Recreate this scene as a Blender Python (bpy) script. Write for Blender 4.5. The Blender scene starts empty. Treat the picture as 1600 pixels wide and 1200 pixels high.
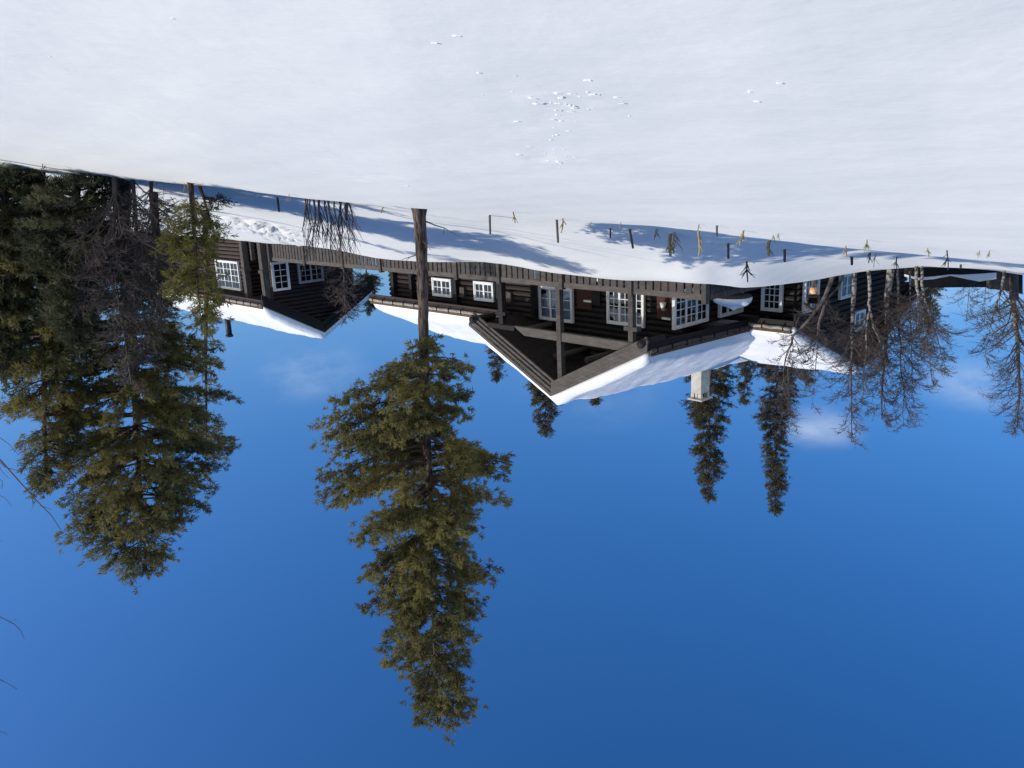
import bpy, math, random
import numpy as np
from math import sin, cos, pi, radians as rad, sqrt
random.seed(7); rng = np.random.default_rng(7)
SC = bpy.context.scene

# ------------------------------------------------------------------ camera
# The picture was taken with the camera held upside down: the camera is rolled by
# 180 degrees (plus 2.5), everything in the scene stands upright.
FPX = 1294.0                      # focal length in pixels of a 1600 px wide frame
PITCH = math.atan(330/FPX); ROLL = rad(2.5)
cF = np.array([0, cos(PITCH), sin(PITCH)]); _r0 = np.array([1., 0, 0]); _u0 = np.array([0, -sin(PITCH), cos(PITCH)])
cR = cos(ROLL)*_r0 - sin(ROLL)*_u0; cU = sin(ROLL)*_r0 + cos(ROLL)*_u0
cam_d = bpy.data.cameras.new('camera'); cam = bpy.data.objects.new('camera', cam_d)
SC.collection.objects.link(cam)
cam_d.sensor_width = 36; cam_d.lens = FPX/1600*36; cam_d.clip_end = 3000; cam_d.clip_start = 0.05
from mathutils import Matrix, Vector
R_, U_, B_ = -cR, -cU, -cF
cam.matrix_world = Matrix(((R_[0], U_[0], B_[0], 0), (R_[1], U_[1], B_[1], 0), (R_[2], U_[2], B_[2], 0), (0, 0, 0, 1)))
SC.camera = cam
SC.view_settings.view_transform = 'Standard'; SC.view_settings.look = 'None'
SC.view_settings.exposure = 0.0; SC.view_settings.gamma = 1.0

# ------------------------------------------------------------------ sky and sun
SUN_AZ = np.array([1.0, -0.26]); SUN_AZ /= np.linalg.norm(SUN_AZ); SUN_EL = rad(30)
sd = np.array([SUN_AZ[0]*cos(SUN_EL), SUN_AZ[1]*cos(SUN_EL), sin(SUN_EL)])
w = bpy.data.worlds.new("World"); SC.world = w; w.use_nodes = True
nt = w.node_tree; nt.nodes.clear()
out = nt.nodes.new('ShaderNodeOutputWorld'); bg = nt.nodes.new('ShaderNodeBackground')
sky = nt.nodes.new('ShaderNodeTexSky'); sky.sky_type = 'NISHITA'; sky.sun_disc = False
sky.sun_elevation = SUN_EL; sky.sun_rotation = math.atan2(SUN_AZ[0], SUN_AZ[1])
sky.altitude = 600; sky.air_density = 1.0; sky.dust_density = 1.6; sky.ozone_density = 5.0
bg.inputs[1].default_value = 0.145
hsv = nt.nodes.new('ShaderNodeHueSaturation'); hsv.inputs['Hue'].default_value = 0.507; hsv.inputs['Saturation'].default_value = 1.25; hsv.inputs['Value'].default_value = 1.0
tc = nt.nodes.new('ShaderNodeTexCoord'); mp = nt.nodes.new('ShaderNodeMapping'); mp.inputs['Scale'].default_value = (1.0, 1.0, 2.0)
no = nt.nodes.new('ShaderNodeTexNoise'); no.inputs['Scale'].default_value = 9.0; no.inputs['Detail'].default_value = 8; no.inputs['Roughness'].default_value = 0.6
cr = nt.nodes.new('ShaderNodeMapRange'); cr.inputs['From Min'].default_value = 0.36; cr.inputs['From Max'].default_value = 0.72
L = nt.links.new
L(tc.outputs['Generated'], mp.inputs[0]); L(mp.outputs[0], no.inputs['Vector']); L(no.outputs['Fac'], cr.inputs['Value'])
mix = nt.nodes.new('ShaderNodeMix'); mix.data_type = 'RGBA'; mix.inputs['B'].default_value = (4.4, 5.2, 6.3, 1)
# small thin clouds, each given by its direction in the sky, its half width and its density
acc = None
for dx_, dy_, dz_, wd_, den_ in [(-0.342, 0.893, 0.294, .05, .6), (0.235, 0.945, 0.215, .07, .42), (-0.491, 0.839, 0.236, .06, .6), (-0.46, 0.875, 0.13, .12, .40), (-0.10, 0.965, 0.262, .10, .16), (0.6, -0.7, 0.3, .3, .6), (-0.9, 0.1, 0.3, .3, .5), (0.3, -0.9, 0.5, .4, .5)]:
    sub = nt.nodes.new('ShaderNodeVectorMath'); sub.operation = 'SUBTRACT'; n_ = sqrt(dx_*dx_+dy_*dy_+dz_*dz_); sub.inputs[1].default_value = (dx_/n_, dy_/n_, dz_/n_)
    sc_ = nt.nodes.new('ShaderNodeVectorMath'); sc_.operation = 'MULTIPLY'; sc_.inputs[1].default_value = (1/wd_, 1/wd_, 2.0/wd_)
    ln = nt.nodes.new('ShaderNodeVectorMath'); ln.operation = 'LENGTH'; mr = nt.nodes.new('ShaderNodeMapRange'); mr.interpolation_type = 'SMOOTHSTEP'
    mr.inputs['From Min'].default_value = 1.25; mr.inputs['From Max'].default_value = 0.1; mr.inputs['To Max'].default_value = den_
    L(tc.outputs['Generated'], sub.inputs[0]); L(sub.outputs[0], sc_.inputs[0]); L(sc_.outputs[0], ln.inputs[0]); L(ln.outputs['Value'], mr.inputs['Value'])
    if acc is None: acc = mr.outputs[0]
    else:
        mx = nt.nodes.new('ShaderNodeMath'); mx.operation = 'MAXIMUM'; L(acc, mx.inputs[0]); L(mr.outputs[0], mx.inputs[1]); acc = mx.outputs[0]
mu = nt.nodes.new('ShaderNodeMath'); mu.operation = 'MULTIPLY'
L(sky.outputs[0], hsv.inputs['Color']); L(hsv.outputs[0], mix.inputs['A']); L(cr.outputs[0], mu.inputs[0]); L(acc, mu.inputs[1]); L(mu.outputs[0], mix.inputs['Factor'])
L(mix.outputs['Result'], bg.inputs[0]); L(bg.outputs[0], out.inputs[0])

sl = bpy.data.lights.new('sun', 'SUN'); sl.energy = 3.5; sl.angle = rad(0.5); sl.color = (1.0, 0.95, 0.87)
so = bpy.data.objects.new('sun', sl); SC.collection.objects.link(so)
so.rotation_euler = Vector(tuple(sd)).to_track_quat('Z', 'Y').to_euler(); so.location = (30, -10, 30)

# ------------------------------------------------------------------ picture -> place helpers
def ray(x, y):
    return cF + cR*((1600-x)-800)/FPX + cU*(600-(1200-y))/FPX
def at_depth(x, y, Y):
    d = ray(x, y); return d*(Y/d[1])
HO = at_depth(878, 453, 26.)                                   # house origin: railing top at the porch's middle post
_d = ray(1600-2072, 1200-874.6); HA = np.array([_d[0], _d[1], 0]); HA /= np.linalg.norm(HA)
HB = np.array([-HA[1], HA[0], 0])
H_ANG = math.atan2(HA[1], HA[0])
def W(a, b, h): return HO + HA*a + HB*b + np.array([0, 0, h])
def on_front(x, y, b=0.):                                      # where a sight line meets the wall plane b
    d = ray(x, y); t = (HO@HB + b)/(d@HB); P = d*t - HO
    return P@HA, P[2]

# ------------------------------------------------------------------ terrain
def nz(x, y, s=1.0, k=0.0):
    x = x/s + k*1.7; y = y/s - k*2.3
    return (np.sin(x*1.0+1.3*np.sin(y*0.7+k)) + np.sin(y*1.27-0.9*np.sin(x*0.83+2*k)) + 0.5*np.sin(2.3*x+1.9*y+k*3) + 0.5*np.sin(-2.9*x+2.1*y+1.1+k))/3.0
crest = [(-500, 219, 20), (-200, 247, 20), (0, 265, 19), (180, 281, 18), (340, 298, 17), (640, 328, 16), (760, 338, 16), (900, 348, 16), (1040, 358, 16), (1170, 371, 16), (1300, 384, 16.5), (1450, 397, 17), (1600, 412, 17), (1900, 440, 17)]
bank = []
for x, y in [(345, 374), (400, 380), (450, 383), (560, 400), (610, 407), (650, 410), (700, 412), (760, 412), (800, 417), (850, 428), (900, 434), (960, 440), (1040, 442), (1095, 444)]:
    d = ray(x, y); t = (HO@HB - 0.35)/(d@HB); P = d*t; bank.append((P[0]/P[1], P[1], P[2]))
for x, y, Y in [(-500, 300, 46), (-200, 320, 46), (0, 335, 45), (200, 362, 45), (1130, 447, 22.6), (1160, 453, 22.6), (1200, 448, 23), (1250, 441, 24), (1290, 435, 24.5), (1340, 425, 24.5), (1440, 416, 24.5), (1555, 424, 24.5), (1600, 432, 24.5), (1900, 450, 25)]:
    P = at_depth(x, y, Y); bank.append((P[0]/Y, Y, P[2]))
bank.sort(); bank = np.array(bank)
cr_t = []
for x, y, Y in crest:
    P = at_depth(x, y, Y); cr_t.append((P[0]/Y, Y, P[2]))
cr_t.sort(); cr_t = np.array(cr_t)
S_ = np.linspace(-1.6, 1.6, 481); Y_ = np.linspace(0, 120, 1201)
prof = np.zeros((len(S_), len(Y_)))
for i, s in enumerate(S_):
    Yc = np.interp(s, cr_t[:, 0], cr_t[:, 1]); zc = np.interp(s, cr_t[:, 0], cr_t[:, 2])
    Yh = np.interp(s, bank[:, 0], bank[:, 1]); zh = np.interp(s, bank[:, 0], bank[:, 2])
    sl_ = zc/Yc
    ky = [0, Yc*0.35, Yc*0.7, Yc, Yc+0.8, Yc+1.7, Yc+1.7+(Yh-Yc-1.7)*0.5, Yh-0.6, Yh, Yh+12, Yh+40, 300]
    zb = sl_*(Yc+1.7) - 0.10
    kz = [-1.6, -1.6+(zc+1.6)*0.36, -1.6+(zc+1.6)*0.73, zc, sl_*(Yc+0.8)-0.10, zb, zb+(zh-zb)*0.50, zh-0.12, zh, zh-0.25, zh-5, zh-50]
    prof[i] = np.interp(Y_, ky, kz)
def blur(A, n, ax):
    k = np.hanning(n+2)[1:-1]; k /= k.sum()
    Ap = np.pad(A, [(n//2, n//2) if j == ax else (0, 0) for j in range(2)], mode='edge')
    return np.apply_along_axis(lambda v: np.convolve(v, k, 'valid'), ax, Ap)
prof = blur(blur(prof, 9, 1), 9, 0)
dents = []
for cx, cy, n, sx_, sy_ in [(905, 155, 60, 45, 12), (850, 243, 26, 30, 14), (820, 195, 14, 60, 5), (150, 74, 12, 30, 4), (690, 70, 12, 40, 6), (1170, 136, 10, 25, 5), (330, 60, 10, 30, 10), (780, 130, 10, 30, 10), (540, 275, 10, 60, 10)]:
    for _ in range(n):
        dents.append((cx+random.gauss(0, sx_*.6), cy+random.gauss(0, sy_*.6)))
BIGD = 0
def base_z(X, Y):
    X = np.asarray(X, float); Y = np.asarray(Y, float)
    s = np.clip(X/np.maximum(Y, 5.0), -1.599, 1.599); yy = np.clip(Y, 0, 119.9)
    fi = (s+1.6)/3.2*480; fj = yy*10
    i = fi.astype(int); j = fj.astype(int); u = fi-i; v = fj-j
    z = (prof[i, j]*(1-u)+prof[i+1, j]*u)*(1-v)+(prof[i, j+1]*(1-u)+prof[i+1, j+1]*u)*v
    z = z - np.maximum(Y-119.9, 0)*0.15 + np.minimum(Y, 0)*0.1
    side = np.clip(1-np.maximum(Y, 0)/18, 0, 1)
    z = z - 0.06*np.clip(X, -12, 12)*side
    return z + 0.05*nz(X, Y, 1.9)*np.clip(Y/8, 0.15, 1) + 0.012*nz(X, Y, 0.45, 3)
def hit(x, y, y0=3.0, zf=None):
    """first point where the sight line through a picture point meets the snow"""
    d = ray(x, y); d = d/d[1]; zf = zf or base_z
    ts = np.arange(y0, 60, 0.05); g = zf(d[0]*ts, ts); below = d[2]*ts <= g
    k = np.argmax(below) if below.any() else len(ts)-1
    return d*ts[k]
DENT = np.array([hit(a, b) for a, b in dents])
DR = rng.uniform(0.035, 0.08, len(DENT))*np.clip(DENT[:, 1]/6, .7, 1.8); DD = rng.uniform(0.003, 0.010, len(DENT))*np.clip(DENT[:, 1]/8, .4, 2)
rub = [hit(x, y, 17.5) for x, y in [(395, 350), (405, 362), (420, 355), (430, 368), (445, 362), (452, 372), (380, 345), (375, 356), (465, 375), (440, 378)]]
def ground_z(X, Y):
    z = base_z(X, Y)
    for (px, py, _), r_, d_ in zip(DENT, DR, DD):
        r2 = ((X-px)/(r_*1.3))**2 + ((Y-py)/r_)**2
        z = z + d_*(-np.exp(-r2) + 0.55*np.exp(-(np.sqrt(r2)-1.4)**2*5))
    for (px, py, _) in rub:
        r2 = ((X-px)/0.9)**2+((Y-py)/0.9)**2
        z = z + 0.11*np.exp(-r2)*(nz(X, Y, 0.13, 1)+0.6*nz(X, Y, 0.07, 5))
    return z
def gz(x, y): return float(ground_z(np.array([float(x)]), np.array([float(y)]))[0])

# ------------------------------------------------------------------ mesh helpers
def link(name, me, m, parent=None):
    for f in (m if isinstance(m, (list, tuple)) else [m]): me.materials.append(f)
    o = bpy.data.objects.new(name, me); SC.collection.objects.link(o)
    if parent is not None: o.parent = parent
    return o
def np_mesh(name, V, Fa, m, parent=None, smooth=False, quads=False):
    V = np.asarray(V, np.float32); Fa = np.asarray(Fa, np.int32); k = Fa.shape[1]
    me = bpy.data.meshes.new(name); me.vertices.add(len(V)); me.vertices.foreach_set('co', V.ravel())
    me.loops.add(Fa.size); me.loops.foreach_set('vertex_index', Fa.ravel())
    me.polygons.add(len(Fa)); me.polygons.foreach_set('loop_start', np.arange(0, Fa.size, k, dtype=np.int32))
    me.polygons.foreach_set('loop_total', np.full(len(Fa), k, np.int32))
    if smooth: me.polygons.foreach_set('use_smooth', np.ones(len(Fa), bool))
    me.update(calc_edges=True); me.validate()
    return link(name, me, m, parent)
def tag(o, label=None, cat=None, group=None, kind=None):
    if label: o['label'] = label
    if cat: o['category'] = cat
    if group: o['group'] = group
    if kind: o['kind'] = kind
    return o
def empty(name, loc, rz=0., label=None, cat=None, group=None):
    o = bpy.data.objects.new(name, None); SC.collection.objects.link(o); o.location = tuple(map(float, loc)); o.rotation_euler = (0, 0, rz)
    o.empty_display_size = .2
    return tag(o, label, cat, group)
class MB:
    def __init__(s): s.v = []; s.f = []; s.m = []; s.sm = []
    def add(s, vs, fs, mi=0, sm=False):
        n = len(s.v); s.v += [tuple(map(float, p)) for p in vs]
        for f in fs: s.f.append(tuple(i+n for i in f)); s.m.append(mi); s.sm.append(sm)
    def box(s, x0, x1, y0, y1, z0, z1, mi=0):
        s.add([(x0, y0, z0), (x1, y0, z0), (x1, y1, z0), (x0, y1, z0), (x0, y0, z1), (x1, y0, z1), (x1, y1, z1), (x0, y1, z1)],
              [(0, 3, 2, 1), (4, 5, 6, 7), (0, 1, 5, 4), (1, 2, 6, 5), (2, 3, 7, 6), (3, 0, 4, 7)], mi)
    def prism(s, poly, ext, mi=0):          # poly: list of 3D points, ext: vector
        n = len(poly); p = [np.array(q, float) for q in poly]; e = np.array(ext, float)
        s.add(p+[q+e for q in p], [tuple(range(n))[::-1], tuple(range(n, 2*n))]+[(i, (i+1) % n, (i+1) % n+n, i+n) for i in range(n)], mi)
    def tube(s, pts, rad_, n=6, mi=0, cap=True):
        pts = [np.array(q, float) for q in pts]; k = len(pts); vs = []; prev = None
        for i in range(k):
            t = pts[min(i+1, k-1)]-pts[max(i-1, 0)]; t = t/(np.linalg.norm(t)+1e-9)
            if prev is None:
                a = np.array([1., 0, 0]) if abs(t[0]) < .8 else np.array([0, 1., 0])
            else: a = prev
            u = a-t*(a@t); u /= np.linalg.norm(u)+1e-9; v = np.cross(t, u); prev = u
            r_ = rad_[i] if hasattr(rad_, '__len__') else rad_
            for j in range(n):
                an = 2*pi*j/n; vs.append(pts[i]+r_*(u*cos(an)+v*sin(an)))
        fs = [(i*n+j, i*n+(j+1) % n, (i+1)*n+(j+1) % n, (i+1)*n+j) for i in range(k-1) for j in range(n)]
        if cap: fs += [tuple(range(n))[::-1], tuple(range((k-1)*n, k*n))]
        s.add(vs, fs, mi, True)
    def build(s, name, m, parent=None, bevel=0):
        me = bpy.data.meshes.new(name); me.from_pydata(s.v, [], s.f); me.validate()
        if len(me.polygons) == len(s.m):
            me.polygons.foreach_set('material_index', s.m); me.polygons.foreach_set('use_smooth', s.sm)
        o = link(name, me, m, parent)
        if bevel:
            md = o.modifiers.new('bevel', 'BEVEL'); md.width = bevel; md.segments = 1; md.limit_method = 'ANGLE'
        return o

# ------------------------------------------------------------------ materials
def mat(name, col=(.5, .5, .5), rough=.8, noise=None, bump=None, wave=None, spec=.3, trans=0.):
    """noise=(scale, dark colour, lo, hi[, stretch]); bump=(scale, strength, dist[, stretch])"""
    m = bpy.data.materials.new(name); m.use_nodes = True; t = m.node_tree; b = t.nodes['Principled BSDF']
    b.inputs['Base Color'].default_value = (*col, 1); b.inputs['Roughness'].default_value = rough
    b.inputs['Specular IOR Level'].default_value = spec
    co = t.nodes.new('ShaderNodeTexCoord')
    def nse(scale, stretch=(1, 1, 1), det=5):
        mpn = t.nodes.new('ShaderNodeMapping'); mpn.inputs['Scale'].default_value = stretch
        t.links.new(co.outputs['Object'], mpn.inputs[0]); n_ = t.nodes.new('ShaderNodeTexNoise')
        n_.inputs['Scale'].default_value = scale; n_.inputs['Detail'].default_value = det; t.links.new(mpn.outputs[0], n_.inputs['Vector']); return n_
    if noise:
        n_ = nse(noise[0], noise[4] if len(noise) > 4 else (1, 1, 1)); r_ = t.nodes.new('ShaderNodeMapRange')
        r_.inputs['From Min'].default_value = noise[2]; r_.inputs['From Max'].default_value = noise[3]
        x_ = t.nodes.new('ShaderNodeMix'); x_.data_type = 'RGBA'; x_.inputs['A'].default_value = (*noise[1], 1); x_.inputs['B'].default_value = (*col, 1)
        t.links.new(n_.outputs['Fac'], r_.inputs['Value']); t.links.new(r_.outputs[0], x_.inputs['Factor']); t.links.new(x_.outputs['Result'], b.inputs['Base Color'])
    if bump:
        n_ = nse(bump[0], bump[3] if len(bump) > 3 else (1, 1, 1), 8); bp = t.nodes.new('ShaderNodeBump')
        bp.inputs['Strength'].default_value = bump[1]; bp.inputs['Distance'].default_value = bump[2]
        t.links.new(n_.outputs['Fac'], bp.inputs['Height']); t.links.new(bp.outputs[0], b.inputs['Normal'])
    if trans:
        tr = t.nodes.new('ShaderNodeBsdfTranslucent'); ms = t.nodes.new('ShaderNodeMixShader'); ms.inputs[0].default_value = trans
        o_ = t.nodes['Material Output']; t.links.new(b.outputs[0], ms.inputs[1]); t.links.new(tr.outputs[0], ms.inputs[2]); t.links.new(ms.outputs[0], o_.inputs[0])
        if noise: t.links.new(x_.outputs['Result'], tr.inputs[0])
        else: tr.inputs[0].default_value = (*col, 1)
    return m
M_snow = mat('snow', (.815, .81, .75), .6, noise=(.5, (.78, .778, .725), .3, .7), bump=(3.5, .28, .04, (1, 1.2, 1)), spec=.15)
M_rsnow = mat('roof_snow', (.86, .86, .83), .6, bump=(2.5, .5, .06), spec=.15)
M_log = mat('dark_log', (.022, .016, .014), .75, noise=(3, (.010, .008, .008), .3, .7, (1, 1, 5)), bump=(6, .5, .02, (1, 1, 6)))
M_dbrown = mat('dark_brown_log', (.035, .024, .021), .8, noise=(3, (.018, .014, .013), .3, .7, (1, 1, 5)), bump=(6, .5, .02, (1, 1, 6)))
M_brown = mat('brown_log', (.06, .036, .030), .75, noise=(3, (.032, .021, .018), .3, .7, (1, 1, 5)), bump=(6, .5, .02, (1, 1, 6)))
M_grey = mat('weathered_wood', (.105, .094, .082), .85, noise=(5, (.042, .036, .032), .3, .72, (3, 3, .5)), bump=(9, .4, .01, (4, 4, .6)))
M_greyl = mat('weathered_board', (.115, .10, .087), .85, noise=(4, (.07, .06, .052), .3, .7, (.7, .7, 2.5)), bump=(9, .3, .006, (.7, .7, 4)))
M_black = mat('tarred_wood', (.02, .016, .015), .8, noise=(4, (.01, .009, .009), .3, .7))
M_pale = mat('pale_gutter_log', (.42, .39, .35), .8, noise=(6, (.24, .21, .18), .35, .7, (1, 1, 3)))
M_turf = mat('roof_turf', (.16, .10, .05), .95, noise=(12, (.08, .05, .03), .35, .65), bump=(20, .8, .03))
M_white = mat('white_paint', (.74, .73, .70), .5, noise=(7, (.6, .59, .56), .25, .5))
M_dimw = mat('shade_toned_white_paint', (.30, .31, .32), .6)  # white window paint darkened to imitate shade on one cabin window
M_dark = mat('window_interior', (.008, .009, .012), .9)
M_curt = mat('blue_curtain', (.22, .32, .46), .9, bump=(30, .5, .01, (1, 1, .1)))
M_red = mat('sunlit_red_brown', (.075, .026, .018), .8, noise=(4, (.04, .017, .012), .3, .7))
M_chim = mat('chimney_render', (.52, .48, .40), .9, noise=(5, (.38, .35, .29), .3, .7), bump=(20, .3, .01))
M_metal = mat('black_metal', (.02, .02, .022), .5)
M_orange = mat('orange_glass', (.75, .34, .12), .4, noise=(20, (.8, .55, .35), .4, .6))
M_bark = mat('pine_bark', (.14, .10, .078), .95, noise=(16, (.03, .023, .02), .42, .58, (1, 1, .22)), bump=(18, 1., .05, (1, 1, .25)))
M_bark2 = mat('upper_pine_bark', (.12, .075, .05), .95, noise=(7, (.05, .034, .026), .35, .65, (1, 1, .4)), bump=(14, 1., .02, (1, 1, .4)))
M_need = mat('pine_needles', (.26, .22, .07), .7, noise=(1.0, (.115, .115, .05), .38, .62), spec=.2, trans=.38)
M_need_d = mat('shade_toned_dark_needles', (.12, .118, .055), .7, noise=(1.2, (.062, .068, .04), .36, .64), spec=.2, trans=.3)  # dark spruce green; the darkness also imitates shade within the tree group
M_rail = mat('railing_board', (.088, .076, .066), .85, noise=(4, (.05, .043, .038), .3, .7, (.7, .7, 2.5)), bump=(9, .3, .006, (4, 4, .7)))
M_need_y = mat('young_pine_needles', (.21, .19, .045), .7, noise=(1.5, (.11, .11, .035), .35, .65), spec=.2, trans=.3)
M_need_f = mat('far_needles', (.13, .11, .06), .8, noise=(1.5, (.065, .062, .04), .35, .65), spec=.15, trans=.15)
M_birch = mat('birch_bark', (.30, .27, .235), .85, noise=(8, (.045, .036, .032), .44, .56, (1.2, 1.2, 1.4)), bump=(12, .4, .01))
M_twig = mat('birch_twig', (.125, .10, .088), .85, noise=(2, (.07, .056, .052), .3, .7))
_t = M_birch.node_tree; _b = _t.nodes['Principled BSDF']; _src = _b.inputs['Base Color'].links[0].from_socket
_co = _t.nodes.new('ShaderNodeTexCoord'); _sx = _t.nodes.new('ShaderNodeSeparateXYZ'); _mr = _t.nodes.new('ShaderNodeMapRange'); _mx = _t.nodes.new('ShaderNodeMix'); _mx.data_type = 'RGBA'
_mr.inputs['From Min'].default_value = 1.7; _mr.inputs['From Max'].default_value = 3.4; _mx.inputs['B'].default_value = (.07, .052, .045, 1)   # young upper wood is dark brown
_t.links.new(_co.outputs['Object'], _sx.inputs[0]); _t.links.new(_sx.outputs['Z'], _mr.inputs['Value']); _t.links.new(_mr.outputs[0], _mx.inputs['Factor']); _t.links.new(_src, _mx.inputs['A']); _t.links.new(_mx.outputs['Result'], _b.inputs['Base Color'])
M_limb = mat('dark_birch_limb', (.16, .135, .115), .9, noise=(6, (.05, .04, .035), .4, .6))
M_stalk = mat('dry_stalk', (.40, .31, .14), .9, noise=(12, (.22, .16, .08), .35, .65))
M_stalk_d = mat('dark_stalk', (.05, .042, .035), .9)
def glass():
    m = bpy.data.materials.new('window_glass'); m.use_nodes = True; t = m.node_tree; t.nodes.clear()
    o = t.nodes.new('ShaderNodeOutputMaterial'); a = t.nodes.new('ShaderNodeBsdfTransparent'); g = t.nodes.new('ShaderNodeBsdfGlossy'); x = t.nodes.new('ShaderNodeMixShader')
    g.inputs['Roughness'].default_value = .03; fr = t.nodes.new('ShaderNodeFresnel'); fr.inputs[0].default_value = 1.6
    t.links.new(fr.outputs[0], x.inputs[0]); t.links.new(a.outputs[0], x.inputs[1]); t.links.new(g.outputs[0], x.inputs[2]); t.links.new(x.outputs[0], o.inputs[0]); return m
M_glass = glass()

# ------------------------------------------------------------------ snow ground
def axis(lo, hi, step, far, g=1.18):
    c = list(np.arange(lo, hi+1e-6, step)); s = step; v = hi; r_ = []
    while v < far: s *= g; v += s; r_.append(v)
    s = step; v = lo; l_ = []
    while v > -far: s *= g; v -= s; l_.append(v)
    return np.array(l_[::-1]+c+r_)
gx = axis(-17, 19, .11, 900, 1.12); gy = axis(1.0, 31, .085, 900, 1.12)
GX, GY = np.meshgrid(gx, gy, indexing='ij'); GZ = ground_z(GX, GY)
nx_, ny_ = GX.shape; idx = np.arange(nx_*ny_).reshape(nx_, ny_)
Q = np.stack([idx[:-1, :-1], idx[1:, :-1], idx[1:, 1:], idx[:-1, 1:]], -1).reshape(-1, 4)
g_o = np_mesh('snow_ground', np.stack([GX, GY, GZ], -1).reshape(-1, 3), Q, M_snow, smooth=True); tag(g_o, kind='structure')

cv = []; cf = []
for k in range(len(DENT)):
    if random.random() < (.35 if k < 100 else .8): continue
    for _ in range(1):
        px_, py_ = DENT[k, 0]+random.gauss(0, .14), DENT[k, 1]+random.gauss(0, .22); r_ = .006+.022*random.random()**2.5*(DENT[k, 1]/8)**.5; ang = random.uniform(0, 6.28)
        tx, ty = random.gauss(0.08, .04), random.gauss(-.02, .12); z0_ = gz(px_, py_)+r_*.05; n = len(cv); m_ = random.randint(5, 7)
        ring = [(r_*random.uniform(.7, 1.2)*cos(ang+2*pi*j/m_)*2.0, r_*random.uniform(.7, 1.2)*sin(ang+2*pi*j/m_)) for j in range(m_)]
        cv += [(px_+u, py_+v, z0_-tx*u-ty*v+.004) for u, v in ring]+[(px_+u*1.1, py_+v*1.1, z0_-tx*u-ty*v-.03) for u, v in ring]
        cf += [tuple(range(n, n+m_)), tuple(range(n+2*m_-1, n+m_-1, -1))]+[(n+j, n+m_+j, n+m_+(j+1) % m_, n+(j+1) % m_) for j in range(m_)]
me = bpy.data.meshes.new('snow_crust'); me.from_pydata(cv, [], cf); tag(link('snow_crust', me, M_rsnow), 'broken chips of snow crust scattered over the near slope', 'snow crust', kind='stuff')

# ------------------------------------------------------------------ the log house (local axes: x along the front, y back, z up from the railing top)
G = -1.15    # terrace floor
house = empty('log_house', W(0, 0, 0), H_ANG, 'large dark log house with snowy roofs, open gabled porch and pale square chimney', 'house')
def logs_a(mb, a0, a1, b, z0, z1, side, lf=None, mi=0, c=.2):
    """stacked logs along a at b, outer face towards side (-1 front); lf(z)->(a0,a1) trims the courses"""
    z = z0; k = 0
    while z < z1-.02:
        q0, q1 = (a0, a1) if lf is None else lf(z+c)
        if q1-q0 > .15:
            e = .0 if lf else .0
            bb = [(b+side*.02, z), (b+side*.10, z+.035), (b+side*.13, z+c/2), (b+side*.10, z+c-.035), (b+side*.02, z+c-.004), (b-side*.1, z+c-.004), (b-side*.1, z)]
            mb.prism([(q0, y, zz) for y, zz in bb][::(1 if side < 0 else -1)], (q1-q0, 0, 0), mi)
        z += c; k += 1
def logs_b(mb, b0, b1, a, z0, z1, side, lf=None, mi=0, c=.2):
    z = z0
    while z < z1-.02:
        q0, q1 = (b0, b1) if lf is None else lf(z+c)
        if q1-q0 > .15:
            aa = [(a+side*.02, z), (a+side*.10, z+.035), (a+side*.13, z+c/2), (a+side*.10, z+c-.035), (a+side*.02, z+c-.004), (a-side*.1, z+c-.004), (a-side*.1, z)]
            mb.prism([(x, q0, zz) for x, zz in aa], (0, q1-q0, 0), mi)
        z += c
def wall(name, f, *a, m=M_log, parent=None, **k):
    mb = MB(); f(mb, *a, **k); return mb.build(name, m, parent or house)
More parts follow.
